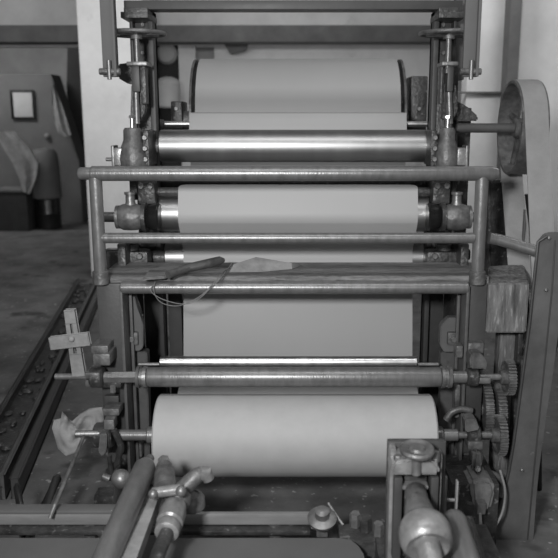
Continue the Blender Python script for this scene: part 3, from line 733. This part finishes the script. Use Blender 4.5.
# sign of sd: make 'right' side positive x
if sd.x < 0: sd = -sd
mb = MB(); rail(mb, a0, a1, -.02, .17, 0.0, .06); part('trough_bed', mb, 'dark', t)
mb = MB(); rail(mb, a0, a1, -.11, .02, 0.0, .12); part('trough_side', mb, 'dark', t)
mb = MB(); rail(mb, a0, a1, .07, .02, 0.0, .12); part('trough_side', mb, 'paint', t)
mb = MB(); rail(mb, a0, a1, .125, .035, 0.0, .1); part('edge_board', mb, 'plate', t, label='paler edge board')
cr = MB(); L = (a1-a0).length
random.seed(3)
for i in range(70):
    u = random.random(); c = a0+d*L*u+sd*random.uniform(-.09, .05); r = random.uniform(.012, .03)
    cr.sph((c.x, c.y, .07), r, (random.uniform(.7, 1.4), random.uniform(.7, 1.6), random.uniform(.4, .8)), 8)
o = part('waste_heap', cr, 'dark', t, label='dark greasy scraps in the trough'); o['kind'] = 'stuff'
# rag
mb = MB(); N = 26
ragp = [(52, 428), (54, 420), (61, 418), (62, 411), (66, 417), (72, 421), (80, 414), (90, 408), (102, 407), (104, 420), (98, 430), (86, 440), (78, 452), (66, 456), (58, 449)]
cen = V((78, 432))
nr = 7; sides = []
for off in (0, .006):
    rows_ = []
    for i, p in enumerate(ragp):
        row = []
        for k in range(1, nr+1):
            u = k/nr; x = 78+(p[0]-78)*u; y = 430+(p[1]-430)*u
            row.append(mb.bm.verts.new(at(x, y, 2.93+off+.022*math.sin(x*.42+y*.2)+.014*math.sin(y*.5-x*.15))))
        rows_.append(row)
    cv = mb.bm.verts.new(at(78, 430, 2.93+off)); n = len(ragp); sides.append(rows_)
    for i in range(n):
        j = (i+1) % n
        mb.bm.faces.new((cv, rows_[i][0], rows_[j][0]))
        for k in range(nr-1): mb.bm.faces.new((rows_[i][k], rows_[i][k+1], rows_[j][k+1], rows_[j][k]))
for i in range(n):
    j = (i+1) % n; mb.bm.faces.new((sides[0][i][-1], sides[0][j][-1], sides[1][j][-1], sides[1][i][-1]))
single('rag', mb, 'cloth', 'crumpled pale rag hanging behind the lower left lever', 'rag', smooth=180)
single('thin_rod', MB().tube([at(84, 436, 2.72), at(76, 455, 2.62), at(55, 505, 2.4), at(50, 518, 2.38)], .007, 10), 'iron', 'thin dark rod slanting down from the lower left lever', 'rod')
single('dark_stick', MB().tube([at(58, 476, 2.75), at(57, 479, 2.72), at(45, 506, 2.6), onfloor(26, 545)], [.010, .018, .018, .018], 12), 'black', 'thick dark stick leaning behind the foreground bar at lower left', 'stick')
single('dark_stick', MB().tube([at(17, 484, 2.75), at(17, 487, 2.74), at(20, 505, 2.68), onfloor(24, 545)], [.008, .014, .014, .014], 12), 'black', 'shorter dark stick at the lower left corner', 'stick')
# small foot things near the bar
single('floor_clamp', MB().box(onfloor(107, 497, .03), (.1, .1, .06), bevel=.015), 'dark', 'small dark clamp on the floor behind the foreground bar', 'clamp')

# ================================================================== FOREGROUND
BYf = 2.42
t = thing('foreground_bar', 'long flat painted bar crossing the bottom left foreground', 'bar', at(170, 535, BYf))
zt1 = at(0, 514, BYf).z; zb1 = at(0, 528, BYf-.02).z
xL = at(-30, 520, BYf).x; xR = at(316, 522, BYf).x
cz0 = (zt1+zb1)/2
mb = MB(); mb.span((xL, BYf, zb1-.0), (xR, BYf+.02, zt1), .004)
part('bar_face', mb, 'bar', t)
part('top_flange', MB().span((xL, BYf-.0, zt1-.003), (at(196, 520, BYf).x, BYf+.05, zt1+.012), .004), 'cab', t)
part('bottom_lip', MB().span((xL, BYf-.035, zb1-.02), (xR-.02, BYf+.01, zb1-.003), .004), 'dark', t)
for xx in (-.75, -.1): part('leg', MB().span((xx, BYf, 0), (xx+.04, BYf+.04, zb1), .004), 'dark', t)
part('end_lug', MB().box(at(319, 521, BYf), (.06, .03, .05), bevel=.008), 'bar', t)
t = thing('eye_bolt', 'round bolt head at the right end of the foreground bar', 'bolt', at(322, 526, 2.36))
part('head', MB().lathe(at(322, 520, 2.36), (0, -.35, .94), [(0, .048), (.012, .05), (.02, .035), (.022, .026), (.045, .024), (.05, .015), (.052, 0)], 28), 'steel', t)
part('pin', MB().cyl(at(328, 503, 2.42), at(343, 525, 2.36), .005), 'steel', t)
part('shank', MB().box(at(322, 528, 2.38), (.04, .04, .05), bevel=.006), 'iron', t)
for i, (x, y, r) in enumerate(((355, 520, .020), (365, 524, .023), (378, 530, .02))):
    single('hex_nut', MB().hexb(at(x, y+5, 2.33), (0, -.2, 1), r, .05).cyl(at(x, y-1, 2.33), at(x, y-8, 2.33), r*.5), 'steel' if i != 1 else 'dark', ['leftmost small nut of three left of the clamp device', 'middle small nut of three left of the clamp device', 'rightmost small nut of three, next to the clamp device'][i], 'nut')
# painted table / tray in front
ty = 2.27; tz_ = at(0, 537, ty).z
xr_ = at(366, 545, 2.1).x
o_ = [(-1.2, 1.0), (-1.2, ty), (xr_-.07, ty), (xr_-.03, ty-.015), (xr_-.008, ty-.05), (xr_, ty-.1), (xr_, 1.0)]
t = thing('tray_table', 'smooth dull grey tray with a rounded corner along the bottom edge', 'table', (-.5, 1.6, 0))
part('top', MB().prism([(x, y, tz_-.03) for x, y in o_], (0, 0, .03), .006), 'fore', t)
for x, y in ((-1.1, 1.1), (-1.1, 2.1), (xr_-.12, 1.1), (xr_-.12, 2.05)):
    part('leg', MB().span((x, y, 0), (x+.05, y+.05, tz_-.03), .004), 'dark', t)
# long round handle
t = thing('long_handle', 'thick round grey handle reaching in from the bottom edge at left', 'handle', at(100, 575, 1.75))
A0, A1 = at(147, 463, 2.32), at(92, 590, 1.72)
part('grip', MB().lathe(A0, A1-A0, [(0, .012), (.01, .028), (.03, .036), ((A1-A0).length, .036)], 32), 'tube', t)
part('tip', MB().cyl(A0, A0+(A0-A1).normalized()*.035+V((0.004, 0, 0)), .014), 'iron', t)
t = thing('flat_handle', 'pale flat bar lying to the right of the thick round handle', 'handle', at(118, 580, 1.75))
A0, A1 = at(156, 489, 2.28), at(118, 590, 1.75)
d_ = (A1-A0).normalized(); sx_ = d_.cross(V((0, 0, 1))).normalized(); up_ = sx_.cross(d_)
part('bar_body', MB().box((A0+A1)/2, (.05, (A1-A0).length, .028), Matrix((sx_, d_, up_)).transposed(), .005), 'slat', t)
# valve
t = thing('pipe_valve', 'dull metal pipe elbow and coupling beside the handles in the foreground', 'valve', at(160, 570, 1.85))
P = smoothp([at(150, 585, 1.78), at(158, 555, 1.92), at(166, 535, 2.02), at(171, 521, 2.09)])
part('lower_pipe', MB().tube(P, .021, 20), 'dark', t)
a = at(166, 534, 2.03); b = at(175, 506, 2.16)
part('coupling', MB().lathe(a, b-a, [(0, .026), (.006, .036), (.03, .038), (.034, .033), (.045, .033), (.05, .040), (.10, .041), (.13, .036), ((b-a).length, .028)], 28), 'brass', t)
c = at(178, 499, 2.2)
part('joint', MB().sph(c, .042, (1, 1, 1)), 'iron', t)
part('elbow', MB().tube(smoothp([at(170, 498, 2.22), at(180, 492, 2.22), at(190, 482, 2.23), at(197, 476, 2.24), at(202, 474, 2.25)]), [.030-.0003*i for i in range(21)], 22), 'iron', t)
part('elbow_lip', MB().tube([at(199, 474, 2.24), at(206, 473.5, 2.25), at(209, 480, 2.25)], [.024, .026, .018], 18), 'brass', t)
a = at(165, 489, 2.2); b = at(164, 462, 2.34)
part('spigot', MB().lathe(a, b-a, [(0, .034), (.02, .036), (.06, .034), (.085, .033), (.1, .024), (.12, .026), (.13, .02), (.135, .0)], 28), 'iron', t)
part('hex_cap', MB().hexb(at(164, 464, 2.32), (b-a), .020, .03), 'brass', t)
part('clamp_band', MB().cyl(at(152, 493, 2.16), at(182, 489, 2.16), .017), 'brass', t)
part('clamp_screw', MB().sph(at(153, 494, 2.14), .015), 'steel', t); part('clamp_screw', MB().sph(at(181, 491, 2.14), .017), 'steel', t)
single('ball_lever', MB().sph(at(121, 479, 2.55), .036).cyl(at(121, 479, 2.55), onfloor(112, 520), .015), 'steel', 'small shiny ball-topped lever half hidden behind the thick round handle', 'lever')
single('threaded_socket', MB().lathe(at(193, 506, 2.35), (0, -.15, 1), [(0, .042), (.03, .042), (.04, .036), (.05, .03), (.05, .022), (.044, .02), (.044, 0)], 28), 'iron', 'low round cap on the foreground bar right of the pipe elbow', 'socket')
t = thing('machine_bed', 'dark low machine bed under the clamp device at the bottom right', 'bed', (.5, 2.0, 0))
bzz = at(0, 531, 2.33).z-.012
part('bed_body', MB().span((at(372, 530, 2.4).x, 1.4, 0), (at(486, 530, 2.4).x, 2.40, bzz), .01), 'dark', t)
part('bed_ledge', MB().span((at(338, 530, 2.4).x, 2.285, 0), (at(372, 530, 2.4).x+.002, 2.40, bzz), .006), 'dark', t)
for k in range(2): part('rib', MB().span((at(374, 530, 2.4).x, 2.40, .02+.12*k), (at(484, 530, 2.4).x, 2.42, .06+.12*k), .004), 'iron', t)
# ---- clamp device on the right
DY = 2.0
t = thing('clamp_device', 'heavy grey screw clamp with a small handwheel at the bottom right foreground', 'clamp', at(414, 590, DY))
part('back_plate', MB().span(at(384, 590, DY+.06), V((at(444, 500, DY+.06).x, DY+.085, at(0, 441.5, DY+.06).z)), .005), 'plate', t)
part('cheek', MB().span(at(386.5, 590, DY+.02), V((at(396, 510, DY).x, DY+.07, at(0, 452, DY).z)), .006), 'brass', t)
part('cheek', MB().span(at(436, 590, DY+.02), V((at(441.5, 510, DY).x, DY+.07, at(0, 458, DY).z)), .006), 'brass', t)
part('bridge', MB().prism([at(x, y, DY-.03) for x, y in [(391, 476), (391, 468), (394, 462), (405, 460), (424, 460), (435, 461), (440, 467), (440, 476)]], (0, .09, 0), .009), 'brass', t)
part('guide', MB().span(at(392, 560, DY-.005), V((at(402, 500, DY).x, DY+.05, at(0, 477, DY).z)), .005), 'plate', t)
part('guide', MB().span(at(428, 560, DY-.005), V((at(438, 500, DY).x, DY+.05, at(0, 477, DY).z)), .005), 'plate', t)
part('throat_plate', MB().span(at(402, 556, DY+.03), V((at(428, 500, DY).x, DY+.05, at(0, 479, DY).z)), .004), 'dark', t)
part('cross_lip', MB().span(at(402, 490, DY), V((at(428, 500, DY).x, DY+.04, at(0, 486, DY).z)), .003), 'brass', t)
wc = at(417, 449.5, DY-.03)
part('wheel', MB().lathe(wc-V((0, 0, .012)), (0, -.12, 1), [(0, .02), (.0, .040), (.006, .048), (.014, .049), (.02, .045), (.017, .034), (.015, .024), (.022, .02), (.024, .0)], 40), 'iron', t)
part('spindle', MB().cyl(wc-V((0, 0, .075)), wc, .014), 'steel', t)
part('lock_bolt', MB().hexb(at(398, 463, DY-.0), (0, 0, 1), .013, .024), 'iron', t)
part('lock_bolt', MB().hexb(at(435, 461, DY-.0), (0, 0, 1), .013, .03), 'steel', t)
# ram running toward the camera with ball end
a = at(415, 490, DY-.02); b = at(423, 530, 1.78)
part('ram', MB().lathe(a, b-a, [(0, .026), (.01, .030), (.07, .032), ((b-a).length*.8, .046), ((b-a).length, .05)], 32), 'iron', t)
dv = V((0.02, -.80, -.30)).normalized()
part('ball_end', MB().lathe(at(424, 528, 1.80)-dv*.045, dv, [(0, .0), (.004, .024), (.016, .046), (.034, .061), (.055, .068), (.08, .069), (.10, .064), (.108, .055), (.102, .044), (.098, .034), (.115, .031), (.17, .030), (.175, .0)], 48), 'brass', t)
A0, A1 = at(452, 513, 2.0), at(474, 585, 1.72)
single('round_lever', MB().lathe(A0, A1-A0, [(0, .0), (.006, .018), (.02, .03), (.04, .036), ((A1-A0).length, .036)], 32), 'tube', 'thick round-ended lever right of the clamp device at the bottom', 'lever')
single('thin_lever', MB().cyl(at(467, 520, 2.1), at(488, 592, 1.84), .02), 'dark', 'dark thinner lever right of the round-ended lever', 'lever')
t = thing('small_latch', 'thin upright latch strips between clamp device and cast part', 'latch', at(450, 520, 2.1))
part('strip', MB().span(at(444, 562, 2.15), at(446.5, 478, 2.15)+V((0, .02, 0)), .002), 'steel', t)
part('strip', MB().span(at(455, 562, 2.15), at(457, 482, 2.15)+V((0, .02, 0)), .002), 'slat', t)
part('cross_pin', MB().cyl(at(446, 500, 2.16), at(455, 500, 2.16), .006), 'steel', t)

G = {'handwheel': 'handwheels on the two vertical screws', 'adjusting_screw': 'vertical adjusting screws', 'bearing_housing': 'roller bearing housings',
     'bearing_block': 'low bearing blocks behind the plank', 'bearing_stand': 'bearings of the two lower rollers', 'chrome_roller': 'polished steel rollers',
     'gear_wheel': 'toothed gears at the right', 'hex_nut': 'small nuts left of the clamp device', 'hanging_bar': 'flat bars hanging at the top', 'dark_stick': 'dark sticks behind the foreground bar'}
for o in COL.objects:
    b_ = o.name.split('.')[0]
    if o.parent is None and b_ in G and 'category' in o: o['group'] = G[b_]
# ================================================================== LIGHT
def area(name, loc, target, size, energy, sy=None):
    l = bpy.data.lights.new(name, 'AREA'); l.energy = energy; l.size = size
    if sy: l.shape = 'RECTANGLE'; l.size_y = sy
    o = bpy.data.objects.new(name, l); COL.objects.link(o); o.location = loc
    o.rotation_euler = (V(target)-V(loc)).to_track_quat('-Z', 'Y').to_euler()
area('camera_flash', (-.5, -.15, 2.0), (0, 3.1, .95), .22, 88)  # flash held just left of the camera, out of view
area('ceiling_lamp_front', (0.0, 1.5, 3.9), (0, 3.0, .9), 2.6, 32, .35)
area('back_wall_fill', (-1.6, 5.5, 2.78), (-1.3, 9.5, 2.45), 4.6, 54, .22)  # added fill light brightening the pillar and back wall, not a fitted lamp
area('ceiling_lamp_far', (-5.5, 10.8, 4.1), (-5.5, 14.5, 1.8), 1.5, 125, .6)
area('ceiling_lamp_right', (2.6, 4.2, 3.9), (2.0, 6.6, 1.8), 1.2, 28, .8)
w = bpy.data.worlds.new('world'); S.world = w; w.use_nodes = True
w.node_tree.nodes['Background'].inputs[0].default_value = (.5, .5, .5, 1); w.node_tree.nodes['Background'].inputs[1].default_value = .35
# ================================================================== CAMERA
cd = bpy.data.cameras.new('camera'); co = bpy.data.objects.new('camera', cd); COL.objects.link(co)
cd.sensor_width = 36; cd.lens = F*36/558; cd.shift_x = -(CX-279)/558
co.location = (0, 0, H); co.rotation_euler = (PI/2-PITCH, 0, 0)
cd.clip_start = .05; cd.clip_end = 100
cd.dof.use_dof = True; cd.dof.focus_distance = 3.15; cd.dof.aperture_fstop = 3.2
S.camera = co
S.view_settings.view_transform = 'Standard'; S.view_settings.look = 'None'; S.view_settings.gamma = 1; S.view_settings.exposure = 0.0
S.view_settings.use_curve_mapping = False
